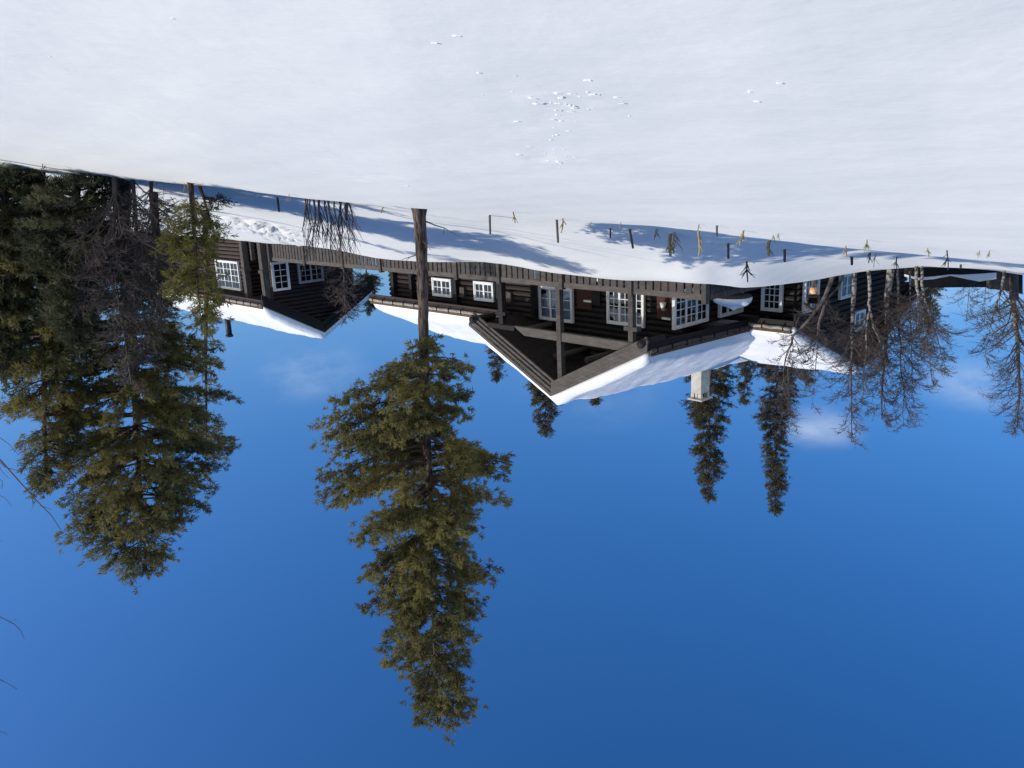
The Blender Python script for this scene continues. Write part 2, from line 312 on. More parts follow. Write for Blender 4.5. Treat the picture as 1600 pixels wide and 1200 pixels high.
def window(parent, wall_axis, pos, c, z0, wd, ht, side, cases=2, cols=2, rows=3, curtain=False, m=M_white, lbl=None):
    """wall_axis 'a': wall runs along a at b=pos; c=centre along wall. side = outward direction on the other axis"""
    mb = MB(); d0 = .12; d1 = .21
    def bx(u0, u1, w0, w1, dd0, dd1, mi=0, M=mb):
        lo, hi = sorted((pos+side*dd0, pos+side*dd1))
        if wall_axis == 'a': M.box(u0, u1, lo, hi, w0, w1, mi)
        else: M.box(lo, hi, u0, u1, w0, w1, mi)
    L0, L1 = c-wd/2, c+wd/2; t = .07
    bx(L0-t, L0, z0-t, z0+ht+t, d0, d1+.02); bx(L1, L1+t, z0-t, z0+ht+t, d0, d1+.02)
    bx(L0, L1, z0+ht, z0+ht+t, d0, d1+.018); bx(L0, L1, z0-t, z0, d0, d1+.04)
    bx(L0, L1, z0, z0+ht, d0-.01, d0+.005, 1)
    cw = wd/cases
    for i in range(cases):
        a0 = L0+i*cw; a1 = a0+cw; s_ = .045
        bx(a0, a0+s_, z0, z0+ht, d1-.04, d1); bx(a1-s_, a1, z0, z0+ht, d1-.04, d1)
        bx(a0+s_, a1-s_, z0, z0+s_, d1-.04, d1-.002); bx(a0+s_, a1-s_, z0+ht-s_, z0+ht, d1-.04, d1-.002)
        for k in range(1, cols):
            q = a0+s_+(cw-2*s_)*k/cols; bx(q-.013, q+.013, z0+s_, z0+ht-s_, d1-.035, d1-.006)
        for k in range(1, rows):
            q = z0+s_+(ht-2*s_)*k/rows; bx(a0+s_, a1-s_, q-.013, q+.013, d1-.034, d1-.008)
    o = mb.build('window', [m, M_dark], parent)
    if lbl: o['label'] = lbl
    p = MB(); q = pos+side*(d1-.022)
    vs = [(L0, q, z0), (L1, q, z0), (L1, q, z0+ht), (L0, q, z0+ht)] if wall_axis == 'a' else [(q, L0, z0), (q, L1, z0), (q, L1, z0+ht), (q, L0, z0+ht)]
    f = (0, 1, 2, 3) if (wall_axis == 'a') == (side < 0) else (3, 2, 1, 0)
    p.add(vs, [f]); p.build('pane', M_glass, o)
    if curtain:
        cm = MB(); n = 40; vs = []
        for i in range(n+1):
            u = L0+.05+(wd-.1)*i/n; y = pos+side*(d0+.025+.012*sin(i*1.3))
            zz = z0+.03+.22*abs(sin(i*pi/n*1.5))
            vs += [(u, y, zz), (u, y, z0+ht-.03)] if wall_axis == 'a' else [(y, u, zz), (y, u, z0+ht-.03)]
        cm.add(vs, [(2*i, 2*i+2, 2*i+3, 2*i+1) for i in range(n)]); cm.build('curtain', M_curt, o)
    return o

def gable_roof(parent, ax, c, h1, h2, zap, slope, r0, r1, t=.16, soff=M_log):
    """ridge along ax at cross coordinate c, reaching h1 below / h2 above it across; top at zap"""
    def P(al, cr, z): return (al, cr, z) if ax == 'a' else (cr, al, z)
    mb = MB(); poly = [P(r0, c-h1, zap-slope*h1), P(r0, c, zap), P(r0, c+h2, zap-slope*h2), P(r0, c+h2, zap-slope*h2-t), P(r0, c, zap-t), P(r0, c-h1, zap-slope*h1-t)]
    ext = P(r1-r0, 0, 0); mb.prism(poly, ext)
    return mb.build('roof', soff, parent)
def snow_cap(parent, ax, c, h1, h2, zap, slope, r0, r1, t=.36, step=.14, seed=1., inset=.045, name='roof_snow', fl=None):
    """packed snow on a roof as a closed height field with rounded, slightly ragged edges"""
    na = int((r1-r0)/step)+1; nc = int((h1+h2)/step)+1
    A = np.linspace(r0+inset, r1-inset, na); Cc = np.linspace(c-h1+inset, c+h2-inset, nc)
    AA, CC = np.meshgrid(A, Cc, indexing='ij')
    zr = zap-slope*np.sqrt((CC-c)**2+.0)+.004
    dist = np.minimum(np.minimum(AA-A[0], A[-1]-AA)*1.6, np.minimum(CC-Cc[0], Cc[-1]-CC))
    rd = np.sqrt(np.clip(dist/.34, 0, 1)*(2-np.clip(dist/.34, 0, 1)))
    zsm = zap-slope*np.sqrt((CC-c)**2+.25)+.004+slope*.1
    th = t*(.25+.75*rd)+.045*nz(AA, CC, .55, seed)*rd+.03*nz(AA, CC, .25, seed+2)*rd+.08*nz(AA, CC, 1.6, seed+4)*rd
    if fl is not None: th = th*fl(AA, CC)
    zt = np.maximum(np.maximum(zsm, zr), zr)+th
    # ragged outline: push the rim in and out a little
    rim = .03*nz(AA, CC, .8, seed+7)
    AA2 = AA+np.where((AA == A[0]) | (AA == A[-1]), rim, 0); CC2 = CC+np.where((CC == Cc[0]) | (CC == Cc[-1]), rim, 0)
    top = np.stack([AA2, CC2, zt], -1).reshape(-1, 3); bot = np.stack([AA2, CC2, zr], -1).reshape(-1, 3)
    if ax == 'b': top = top[:, [1, 0, 2]]; bot = bot[:, [1, 0, 2]]
    V = np.vstack([top, bot]); I = np.arange(na*nc).reshape(na, nc); N = na*nc
    q = lambda a, b, c_, d: np.stack([a, b, c_, d], -1).reshape(-1, 4)
    Fs = [q(I[:-1, :-1], I[1:, :-1], I[1:, 1:], I[:-1, 1:]), q(I[:-1, :-1]+N, I[:-1, 1:]+N, I[1:, 1:]+N, I[1:, :-1]+N),
          q(I[:-1, 0], I[:-1, 0]+N, I[1:, 0]+N, I[1:, 0]), q(I[:-1, -1], I[1:, -1], I[1:, -1]+N, I[:-1, -1]+N),
          q(I[0, :-1], I[0, 1:], I[0, 1:]+N, I[0, :-1]+N), q(I[-1, :-1], I[-1, :-1]+N, I[-1, 1:]+N, I[-1, 1:])]
    Fa = np.vstack(Fs)
    if ax == 'b': Fa = Fa[:, ::-1]
    return np_mesh(name, V, Fa, M_rsnow, parent, smooth=True)
def eave(parent, ax, al0, al1, cr, side, z, pm=M_pale, dz=.16):
    """turf-holding log on pegs along an eave; side = outward direction across"""
    mb = MB(); rr = .062
    def P(al, c_, z_): return (al, c_, z_) if ax == 'a' else (c_, al, z_)
    n = 9; pts = [P(al0+(al1-al0)*i/(n-1), cr+side*.03, z+.03+.012*sin(i*2.1)) for i in range(n)]
    mb.tube(pts, rr, 8); o = mb.build('eave_log', pm, parent)
    u = al0+.25
    while u < al1:
        k = MB(); x0, x1 = sorted((cr+side*.05, cr+side*.105))
        if ax == 'a': k.box(u-.016, u+.016, x0, x1, z-.10, z+.10)
        else: k.box(x0, x1, u-.016, u+.016, z-.10, z+.10)
        k.build('eave_peg', M_black, o); u += .75
    tm = MB(); x0, x1 = sorted((cr-side*.28, cr+side*.015))
    if ax == 'a': tm.box(al0+.02, al1-.02, x0, x1, z+.06, z+.20)
    else: tm.box(x0, x1, al0+.02, al1-.02, z+.06, z+.20)
    tm.build('turf_edge', M_turf, parent)
    fb = MB(); x0, x1 = sorted((cr-side*.06, cr-side*.015))
    if ax == 'a': fb.box(al0, al1, x0, x1, z-.22, z+.05)
    else: fb.box(x0, x1, al0, al1, z-.22, z+.05)
    fb.build('fascia', M_black if pm is not M_pale else M_brown, parent)

# --- main wing (gable towards the camera, ridge running back)
RC, RS = .5, .5      # ridge position, slope
def lift(o):                          # the main wing's old roof climbs gently towards the back
    for v in o.data.vertices:
        q = max(0, 1-abs(v.co.x-RC)/3.85); v.co.z += max(0, v.co.y)*(.024+.034*q)
lift(gable_roof(house, 'b', RC, 3.85, 3.85, 3.50, RS, .06, 12.2))
lift(snow_cap(house, 'b', RC, 3.85, 3.85, 3.50, RS, -.02, 12.4, t=.40, seed=2.))
n0 = set(bpy.data.objects)
eave(house, 'b', .1, 6.6, RC-3.85, -1, 1.54, pm=M_grey)
for o in set(bpy.data.objects)-n0: lift(o)
for sgn in (-1, 1):     # stepped bargeboards
    for k in range(4):
        mb = MB(); y0 = -.16+(.055 if sgn > 0 else .018)*k; w_ = .118; zt = 3.53-k*(w_+(.014 if sgn > 0 else .003))
        e = RC+sgn*(3.92-(.0 if k < 3 else .05)); d = 3.92
        poly = [(RC, y0, zt), (e, y0, zt-RS*abs(e-RC)), (e, y0, zt-RS*abs(e-RC)-w_), (RC, y0, zt-w_)]
        if sgn > 0: poly = poly[::-1]
        mb.prism(poly, (0, .06, 0)); mb.build('bargeboard', M_greyl, house)
    mb = MB(); e = RC+sgn*3.72; z_ = 3.5-RS*3.72-.30
    mb.tube([(e, -.20, z_), (e, .9, z_)], [.13, .12], 10); mb.build('purlin_end', M_log, house)
for px_, py_ in ((868, 592), (917, 563), (818, 550)):
    a_, z_ = on_front(px_, py_, 1.3); z_ = min(z_, 3.34-.5*abs(a_-.5)-.15); mb = MB(); mb.tube([(a_, 1.3, z_), (a_, 3.0, z_)], [.115, .115], 12); mb.build('purlin', M_grey, house)
# porch: middle post up to the ridge, tie beam, corner posts, braces
mb = MB(); mb.box(.06, .24, -.06, .12, G, 3.02); mb.build('porch_post', M_rail, house)
mb = MB(); mb.box(-2.83, -2.66, -.05, .12, G, 1.36); mb.box(-2.98, -2.50, -.052, .172, .9, 1.02); mb.build('porch_post', M_rail, house)
mb = MB(); mb.box(2.75, 2.95, -.05, .15, G, 1.36); mb.box(2.62, 3.1, -.052, .172, .95, 1.06); mb.build('porch_post', M_black, house)
mb = MB(); mb.prism([(-2.95, -.03, 1.38), (2.25, -.03, 1.38), (1.75, -.03, 1.66), (-2.95, -.03, 1.66)][::1], (0, .15, 0)); mb.build('tie_beam', M_greyl, house)
mb = MB(); mb.box(2.26, 3.6, .0, .14, 1.40, 1.56); mb.build('tie_beam', M_black, house)
# porch back wall with the gable above, and the side walls
def gab(z): return (max(-2.55, RC-(3.30-z)/RS), min(3.75, RC+(3.30-z)/RS))
wall('wall', logs_a, -2.6, 3.8, 3.0, G, 3.2, -1, lf=gab, m=M_black)
wall('wall', logs_b, 3.1, 6.4, -2.6, G, 1.30, -1)
mb = MB(); mb.box(1.25, 1.95, 2.86, 2.895, G+.1, 1.15); mb.build('sunlit_wall_patch', M_red, house)  # reddish patches imitating sunlight on parts of the porch back wall
mb = MB(); mb.box(-2.2, -1.55, 2.86, 2.895, -.3, 1.2); mb.build('sunlit_wall_patch', M_red, house)
window(house, 'a', 3.0, 2.95, .52, 1.55, 1.12, -1, cases=3, cols=1, rows=3, curtain=True, m=M_white, lbl='white window with blue curtains')
window(house, 'a', 3.0, -.28, .36, 1.45, 1.12, -1, cases=3, cols=2, rows=4)
for a_, z_ in ((1.65, 1.2), (-1.75, 1.25)):
    pass
window(house, 'b', -2.6, 3.0+.0, .2, 1.75, 1.05, -1, cases=3, cols=2, rows=4)
window(house, 'b', -2.6, 5.35, .2, 1.3, 1.05, -1, cases=3, cols=1, rows=3)
dm = MB(); dm.box(.98, 1.02, 2.84, 2.86, -.2, 1.2); 
# door on the porch back wall
dr = MB(); dr.box(.85, 1.2, 2.83, 2.87, G, .95); drr = dr.build('door', M_black, house); h_ = MB(); h_.box(.9, .94, 2.79, 2.83, -.1, .12); h_.build('handle', M_white, drr)
lm = MB(); lm.tube([(-1.9, 2.72, .62), (-1.9, 2.72, .86)], [.11, .05], 8); lm.box(-1.93, -1.87, 2.72, 2.87, .84, .89); lm.build('wall_lamp', M_white, house)
for a_, z_ in ((1.42, .82), (-1.95, 1.12)):
    pl = MB(); pl.box(a_-.17, a_+.17, 2.81, 2.85, z_, z_+.07); pl.build('wall_plate', M_white, house)

# --- back range, left end: gable facing left, ridge along the front direction
BS = .45
gable_roof(house, 'a', 10.7, 5.2, 5.2, 3.86, BS, -5.0, 3.0)
snow_cap(house, 'a', 10.7, 5.2, 5.2, 3.86, BS, -5.05, 3.2, t=.34, seed=5.)
eave(house, 'a', -4.9, -3.4, 5.5, -1, 1.58)
for sgn in (-1, 1):
    for k in range(2):
        mb = MB(); x0 = -5.12+.06*k; w_ = .18; zt = 3.88-k*(w_+.01); e = 10.7+sgn*5.25
        mb.prism([(x0, 10.7, zt), (x0, e, zt-BS*5.25), (x0, e, zt-BS*5.25-w_), (x0, 10.7, zt-w_)][::sgn], (.06, 0, 0)); mb.build('bargeboard', M_black, house)
def gb2(z): return (max(6.3, 10.7-(3.70-z)/BS), min(15.2, 10.7+(3.70-z)/BS))
wall('wall', logs_b, 6.3, 15.2, -4.6, G, 3.55, -1, lf=gb2)
wall('wall', logs_a, -4.6, -2.6, 6.3, G, 1.45, -1)
window(house, 'a', 6.3, -3.85, .2, .62, .95, -1, cases=1, cols=3, rows=4)
window(house, 'b', -4.6, 7.0, .15, .85, 1.05, -1, cases=2, cols=2, rows=4)
window(house, 'b', -4.6, 9.6, .35, .85, .75, -1, cases=2, cols=1, rows=2)
window(house, 'b', -4.6, 10.8, 1.85, .75, .6, -1, cases=2, cols=1, rows=2)

# --- back range, right part: eaves towards the camera
gable_roof(house, 'a', 5.4, 3.7, 3.7, 3.42, .5, 4.4, 13.3)
snow_cap(house, 'a', 5.4, 3.7, 3.7, 3.42, .5, 4.3, 13.35, t=.40, seed=8., fl=lambda A, C_: .75+.25*np.clip((13.4-A)/2, 0, 1))
eave(house, 'a', 4.45, 13.25, 1.7, -1, 1.54)
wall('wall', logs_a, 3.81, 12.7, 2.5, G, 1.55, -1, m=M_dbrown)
def gb3(z): return (max(2.5, 5.4-(3.26-z)/.5), min(8.3, 5.4+(3.26-z)/.5))
wall('wall', logs_b, 2.5, 8.3, 12.7, G, 3.1, 1, lf=gb3)
window(house, 'a', 2.5, 8.88, .5, 1.1, .62, -1, cases=2, cols=2, rows=2)
window(house, 'a', 2.5, 6.3, .48, 1.0, .62, -1, cases=2, cols=2, rows=2)
for a_ in (4.9, 7.6, 10.4):
    bx_ = MB(); bx_.box(a_-.13, a_+.13, 2.28, 2.40, .72, 1.05); bx_.box(a_-.16, a_+.16, 2.24, 2.401, 1.052, 1.09); bx_.build('wall_lamp', M_grey, house)
for a_ in (5.4, 7.95, 10.9, 12.2):
    cm = MB(); cm.box(a_-.09, a_+.09, 2.20, 2.38, G, 1.5); cm.build('wall_post', M_black, house)

# --- chimney
ch = MB(); cx0, cx1, cy0, cy1 = .30, .78, 8.3, 8.9
ch.box(cx0, cx1, cy0, cy1, 3.2, 5.27)
cho = ch.build('chimney', M_chim, house, bevel=.015)
op = MB()
for x0, x1, y0, y1 in ((cx0, cx0+.15, cy0, cy0+.14), (cx1-.14, cx1, cy0, cy0+.14), (cx0, cx0+.14, cy1-.14, cy1), (cx1-.14, cx1, cy1-.14, cy1), ((cx0+cx1)/2-.05, (cx0+cx1)/2+.05, cy0+.01, cy0+.12)):
    op = MB(); op.box(x0, x1, y0, y1, 5.27, 5.49); op.build('chimney_pillar', M_chim, cho)
op = MB(); op.box(cx0+.15, cx1-.15, cy0+.15, cy1-.15, 5.271, 5.485); op.build('flue', M_black, cho)
op = MB(); op.box(cx0-.09, cx1+.09, cy0-.09, cy1+.09, 5.492, 5.55); op.build('chimney_cap', M_chim, cho)

# ------------------------------------------------------------------ right building
cab = empty('log_cabin', W(18.7, 0, 0), H_ANG, 'separate brown log cabin with snowy roof behind the small yellow-green pine', 'cabin')
CX = 18.7
cmap = lambda a: a-CX
AP, CS = 3.72, .56
gable_roof(cab, 'a', 2.4, 3.1, 3.1, AP, CS, 0, 19.)
snow_cap(cab, 'a', 2.4, 3.1, 3.1, AP, CS, -.1, 19.1, t=.42, seed=11., step=.18)
eave(cab, 'a', .1, 18.9, -.7, -1, AP-CS*3.1-.03)
for sgn in (-1, 1):
    for k in range(2):
        mb = MB(); x0 = -.12+.06*k; w_ = .27; zt = AP+.03-k*(w_+.01); e = 2.4+sgn*3.15
        mb.prism([(x0, 2.4, zt), (x0, e, zt-CS*3.15), (x0, e, zt-CS*3.15-w_), (x0, 2.4, zt-w_)][::sgn], (.06, 0, 0)); mb.build('bargeboard', M_black, cab)
def gb4(z): return (max(.1, 2.4-(AP-.16-z)/CS), min(4.7, 2.4+(AP-.16-z)/CS))
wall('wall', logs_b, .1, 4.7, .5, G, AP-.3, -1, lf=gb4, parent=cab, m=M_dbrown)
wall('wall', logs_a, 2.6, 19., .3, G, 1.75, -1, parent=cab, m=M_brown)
wall('wall', logs_a, .5, 2.6, 2.2, G, 1.9, -1, parent=cab)
wall('wall', logs_b, -.0, 2.1, 2.6, G, 1.75, -1, parent=cab, m=M_brown)
window(cab, 'a', .3, 5.1, .22, 2.45, 1.35, -1, cases=3, cols=2, rows=4)
window(cab, 'b', .5, .55, .1, .75, 1.25, -1, cases=1, cols=2, rows=4)
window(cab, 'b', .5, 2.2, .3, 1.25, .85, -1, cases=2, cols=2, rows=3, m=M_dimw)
for a_ in (.35, 2.2):
    mb = MB(); mb.box(a_-.14, a_+.14, -.42, -.14, G, 1.8); mb.box(a_-.2, a_+.2, -.47, -.09, .35, .5); mb.build('porch_post', M_grey, cab)
pp = MB(); fx = 10.9; pp.tube([(fx, 2.4, AP-.3), (fx, 2.4, AP+1.35)], .17, 10); fo = pp.build('stove_pipe', M_metal, cab)
pp = MB(); pp.tube([(fx, 2.4, AP+1.36), (fx, 2.4, AP+1.48)], [.24, .21], 10); pp.build('pipe_cap', M_metal, fo)

# ------------------------------------------------------------------ terrace with board railing
ter = empty('wooden_terrace', W(-5.3, 0, G), H_ANG, 'long grey wooden terrace railing of upright boards rising from the snow before the log house', 'terrace')
def tp(a, z): return a+5.3, z-G
def tbox(mb, a0, a1, b0, b1, z0, z1, mi=0): mb.box(a0+5.3, a1+5.3, b0, b1, z0-G, z1-G, mi)
fl = MB(); tbox(fl, -5.3, 18.6, .07, 2.9, G-.12, G); fl.build('floor', M_greyl, ter)
cap = MB(); tbox(cap, -5.2, 18.5, -.075, .07, -.25, -.09); cap.build('handrail', M_greyl, ter)
cap = MB(); tbox(cap, -5.37, -5.23, .1, 4.4, -.25, -.091); cap.build('handrail', M_grey, ter)
pa = [-5.3] + [on_front(x, 440)[0] for x in (988, 880)] + [on_front(x, 430)[0] for x in (782, 716)] + [on_front(x, 415)[0] for x in (597, 538)] + [on_front(x, 405)[0] for x in (478, 424, 397)]
for k, a in enumerate(pa):
    pb = MB(); tbox(pb, a-.07, a+.07, -.14, .05, -2.3, -.03 if k else .0)
    pb.build('railing_post', M_rail, ter)
u = -5.16; bd = []
while u < 18.4: bd.append(u); u += .262
mbs = MB(); mi = 0
for u in bd:
    if min(abs(u+.125-a) for a in pa) < .03: continue
    g = .022+abs(random.gauss(0, .008)); tbox(mbs, u+g, u+.25-g, -.075+random.uniform(-.006, .006), -.04, -2.2, -.252)
pan = mbs.build('board_panel', M_rail, ter)
mbs = MB(); u = .15
while u < 4.3:
    mbs.box(-.04, -.0, u, u+.235, -1.2, -.252-G); u += .262
mbs.build('board_panel', M_grey, ter)
lr = MB(); tbox(lr, -5.2, 18.4, -.03, .02, -.95, -.83); lr.build('lower_rail', M_black, ter)

# ------------------------------------------------------------------ vegetation
def needles(pos, dirs, scale, K=14, width=.155, spread=1.25, droop=0.):
    """blade-shaped needles in tufts: pos, dirs (N,3), scale (N,)"""
    N = len(pos); P = np.repeat(pos, K, 0); D = np.repeat(dirs, K, 0); S = np.repeat(scale, K)[:, None]
    J = rng.normal(0, 1, (N*K, 3)); d = D+spread*J/np.linalg.norm(J, axis=1)[:, None]*rng.uniform(.4, 1.3, (N*K, 1)); d[:, 2] -= droop; d /= np.linalg.norm(d, axis=1)[:, None]
    B = P+D*S*rng.uniform(-.5, .5, (N*K, 1)); J2 = rng.normal(0, 1, (N*K, 3)); sd_ = np.cross(d, J2); sd_ /= np.linalg.norm(sd_, axis=1)[:, None]
    w_ = S*width*rng.uniform(.6, 1.2, (N*K, 1)); ln = S*rng.uniform(.6, 1.15, (N*K, 1))
    V = np.stack([B-sd_*w_*.35, B+d*ln*.45-sd_*w_*.5, B+d*ln, B+d*ln*.45+sd_*w_*.5], 1).reshape(-1, 3)
    return V, np.arange(len(V)).reshape(-1, 4)
def conifer(name, base, H, env, lean, label, cat='tree', group=None, tr=.14, M_n=None, bark=M_bark, whorl=.42, nb=5, up=.22, tuft=.13, K=14, dens=1., clear=0., spruce=False, seed=1, den2=1., gap=.0, dead=0):
    """trunk from base to height H with horizontal offset lean(h); env: rows (h, left radius, right radius)"""
    rs = random.Random(seed); root = empty(name, base, 0, label, cat, group)
    env = np.array(env, float)
    def el_(h): return np.interp(h, env[:, 0], env[:, 1]), np.interp(h, env[:, 0], env[:, 2])
    tm = MB(); n = 60 if tr > .1 else 16; hs = [H*(i/n)**1.3 for i in range(n+1)]
    path = [np.array([lean(h)+.02*sin(h*1.3+seed), .03*sin(h*.9+seed*2), h-(.3 if h == 0 else 0)]) for h in hs]
    rr = [tr*(1-.9*(h/H)**1.15)*(1+.45*math.exp(-h/.18))*(1+.06*sin(h*7.3+seed)*(tr > .1)) for h in hs]
    tm.tube(path, rr, 16 if tr > .1 else 10)
    if tr > .1: tm.v = [(x*1.0+rs.gauss(0, tr*.05), y+rs.gauss(0, tr*.05), z) for x, y, z in tm.v]
    tm.build('trunk', bark, root)
    bm_ = MB(); pos = []; dirs = []; sc = []
    h = env[0, 0]+.05
    while h < H-.12:
        for k in range(nb):
            hh = h+rs.uniform(-.5, .5)*whorl; hh = min(max(hh, env[0, 0]), H-.1)
            if rs.random() < gap: continue
            ph = rs.uniform(0, 2*pi); l_, r_ = el_(hh); cx = cos(ph)
            # the envelope's sides are the crown's reach to the left and right; front and back take their mean
            R0_ = (r_ if cx > 0 else l_)*abs(cx)+(l_+r_)/2*(1-abs(cx)); Lb = R0_*rs.uniform(.5, 1.04)
            if Lb < .12: Lb = .12
            o = np.array([lean(hh), 0, hh]); dx = np.array([cos(ph), sin(ph), 0])
            if spruce: zf = lambda t: Lb*(-.28*t+.16*t*t)
            else:
                q = hh/H; a0 = -.12+.55*q*q; zf = lambda t, a0=a0: Lb*(a0*t+up*t*t)
            wob = rs.uniform(-.25, .25); sidev = np.array([-sin(ph), cos(ph), 0])
            pf = lambda t: o+dx*Lb*t+sidev*Lb*wob*t*t+np.array([0, 0, zf(t)])
            m = 5; pts = [pf(i/m) for i in range(m+1)]
            bm_.tube(pts, [max(.005, (.008+.016*Lb)*(1-.88*i/m)) for i in range(m+1)], 4, cap=False)
            nsub = max(3, int(Lb*8.0*dens))
            for s in range(nsub):
                t = .28+.74*(s+rs.random())/nsub if Lb > .6 else rs.uniform(.1, 1)
                t = min(t, 1.); p0 = pf(t); sg = rs.choice((-1, 1)); an = rs.uniform(.35, 1.15)*sg
                dd = dx*cos(an)+sidev*sin(an)+np.array([0, 0, rs.uniform(-.1, .35) if not spruce else rs.uniform(-.45, .0)]); dd /= np.linalg.norm(dd)
                sl2 = min(.8, (.24+.30*Lb*(1.15-t)))*rs.uniform(.6, 1.1)
                if Lb > .5: bm_.tube([p0, p0+dd*sl2*.85], [.007, .004], 3, cap=False)
                nt_ = max(2, int(sl2/(.085/den2)))
                for j in range(nt_):
                    f_ = (j+rs.random())/nt_; v = dd+np.array([rs.uniform(-.4, .4), rs.uniform(-.4, .4), rs.uniform(-.1, .5) if not spruce else rs.uniform(-.5, .1)])
                    pos.append(p0+dd*sl2*f_+np.array([rs.gauss(0, .07), rs.gauss(0, .07), rs.gauss(.02, .055)])); dirs.append(v/np.linalg.norm(v)); sc.append(tuft*rs.uniform(.7, 1.25))
        h += whorl*rs.uniform(.75, 1.25)
    for j in range(10):
        pos.append(np.array([lean(H)+rs.uniform(-.05, .05), rs.uniform(-.05, .05), H-rs.uniform(0, .35)])); dirs.append(np.array([rs.uniform(-.5, .5), rs.uniform(-.5, .5), .9])); sc.append(tuft)
    for k in range(dead):
        hh = env[0, 0]-rs.uniform(-.3, 2.6)*(k > 1); ph = rs.uniform(0, 2*pi); l_ = rs.uniform(.15, 1.1); p = np.array([lean(hh), 0, hh]); q = [p]; d = np.array([cos(ph), sin(ph), rs.uniform(-.1, .5)])
        for _ in range(5): d = d+np.array([rs.uniform(-.3, .3), rs.uniform(-.3, .3), rs.uniform(-.1, .25)]); d /= np.linalg.norm(d); q.append(q[-1]+d*l_/5)
        db = MB(); db.tube(q, [.018, .015, .012, .009, .007, .004], 5); db.tube([q[3], q[3]+np.array([rs.uniform(-.2, .2), .05, .15])*l_], [.007, .003], 4); db.build('dead_branch', M_twig, root)
    bm_.build('branches', bark if bark is not M_bark else M_bark2, root)
    V, Fq = needles(np.array(pos), np.array(dirs), np.array(sc), K)
    np_mesh('crown', V, Fq, M_n or M_need, root)
    return root
def env_px(rows, x_tr, Y, base):
    """silhouette rows (picture y, x on photo right, x on photo left) -> (h, left reach, right reach) at depth Y"""
    out_ = []
    for y, xr, xl in rows:
        xt = x_tr(y); c_ = at_depth(xt, y, Y); a = at_depth(xl, y, Y); b = at_depth(xr, y, Y)
        out_.append((c_[2]-base[2], max(.1, c_[0]-b[0]), max(.1, a[0]-c_[0])))
    out_.sort(); return out_
def mk_conifer(name, xb, yb, xt, yt, Y, rows, label, **k):
    pb_ = at_depth(xb, yb, Y); z = gz(pb_[0], Y); base = np.array([pb_[0], Y, z]); tp_ = at_depth(xt, yt, Y); H = tp_[2]-z
    xtr = lambda y: xb+(xt-xb)*(y-yb)/(yt-yb)
    # horizontal drift of the trunk in the place
    drift = (tp_[0]-base[0])/H; ln = lambda h: drift*h
    return conifer(name, base, H, env_px(rows, xtr, Y, base), ln, label, **k)
mk_conifer('pine_tree', 655, 327, 683, 1131, 16.7,
           [(525, 672, 645), (545, 700, 620), (560, 745, 560), (600, 738, 495), (650, 745, 520), (700, 780, 505), (735, 812, 492), (780, 765, 550), (830, 762, 538), (870, 762, 558), (940, 742, 575), (1000, 752, 602), (1050, 752, 628), (1090, 742, 648), (1110, 715, 655), (1128, 698, 668)][::1],
           'tall pine with long bare trunk standing alone in front of the terrace railing', group=None, tr=.122, seed=3, whorl=.30, nb=8, dens=1.15, K=30, tuft=.12, gap=.14, dead=9)
G_R = 'conifers in the dense group right of the cabin'
mk_conifer('pine_tree', 192, 300, 228, 897, 20.5,
           [(380, 240, 150), (440, 270, 120), (500, 310, 90), (560, 345, 70), (610, 350, 48), (650, 362, 30), (700, 345, 60), (740, 335, 90), (780, 300, 112), (800, 278, 125), (835, 272, 150), (862, 262, 175), (880, 248, 190), (893, 236, 208)],
           'big broad pine, the tallest in the dense group beside the cabin', group=G_R, tr=.17, seed=11, whorl=.33, nb=9, dens=1.0, K=22, tuft=.13, gap=.06)
mk_conifer('pine_tree', 62, 290, 75, 765, 19.5,
           [(330, 150, -90), (400, 165, -70), (500, 160, -40), (600, 150, -5), (650, 140, 15), (700, 120, 30), (750, 98, 52)],
           'bushy pine at the edge of the picture beside the tallest pine of the dense group', group=G_R, tr=.14, seed=12, whorl=.30, nb=9, K=20, tuft=.14)
mk_conifer('spruce_tree', 120, 285, 125, 560, 18.0,
           [(292, 180, 30), (400, 180, 50), (480, 160, 75), (540, 135, 110)], 'dark dense young spruce with boughs down to the snow below the broad pine', group=G_R, tr=.09, seed=13, whorl=.21, nb=10, K=18, tuft=.13, spruce=True, M_n=M_need_d, dens=1.3)
mk_conifer('spruce_tree', 12, 276, 8, 600, 18.5,
           [(285, 85, -60), (400, 85, -60), (480, 60, -50), (560, 25, -10)], 'dark dense young spruce cut by the edge of the picture', group=G_R, tr=.09, seed=14, whorl=.21, nb=10, K=18, tuft=.13, spruce=True, M_n=M_need_d, dens=1.3)
mk_conifer('pine_tree', 322, 330, 322, 748, 26,
           [(470, 340, 290), (560, 352, 298), (640, 362, 290), (700, 352, 285), (735, 332, 305)], 'slender pine standing behind the small yellow-green pine', group=G_R, tr=.09, seed=15, whorl=.4, nb=5, K=12, tuft=.15, gap=.15)
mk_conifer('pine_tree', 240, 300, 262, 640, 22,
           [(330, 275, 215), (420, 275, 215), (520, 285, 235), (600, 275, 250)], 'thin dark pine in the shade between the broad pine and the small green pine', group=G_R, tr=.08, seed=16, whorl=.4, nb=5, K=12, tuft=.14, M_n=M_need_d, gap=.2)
mk_conifer('young_pine', 296, 291, 318, 520, 16.8,
           [(318, 335, 280), (340, 350, 265), (372, 336, 252), (420, 345, 262), (460, 345, 270), (490, 335, 290), (515, 320, 310)],
           'small yellow-green pine in the sun in front of the brown cabin wall', cat='tree', tr=.05, seed=17, whorl=.2, nb=6, K=14, tuft=.12, M_n=M_need_y, dens=1.5)
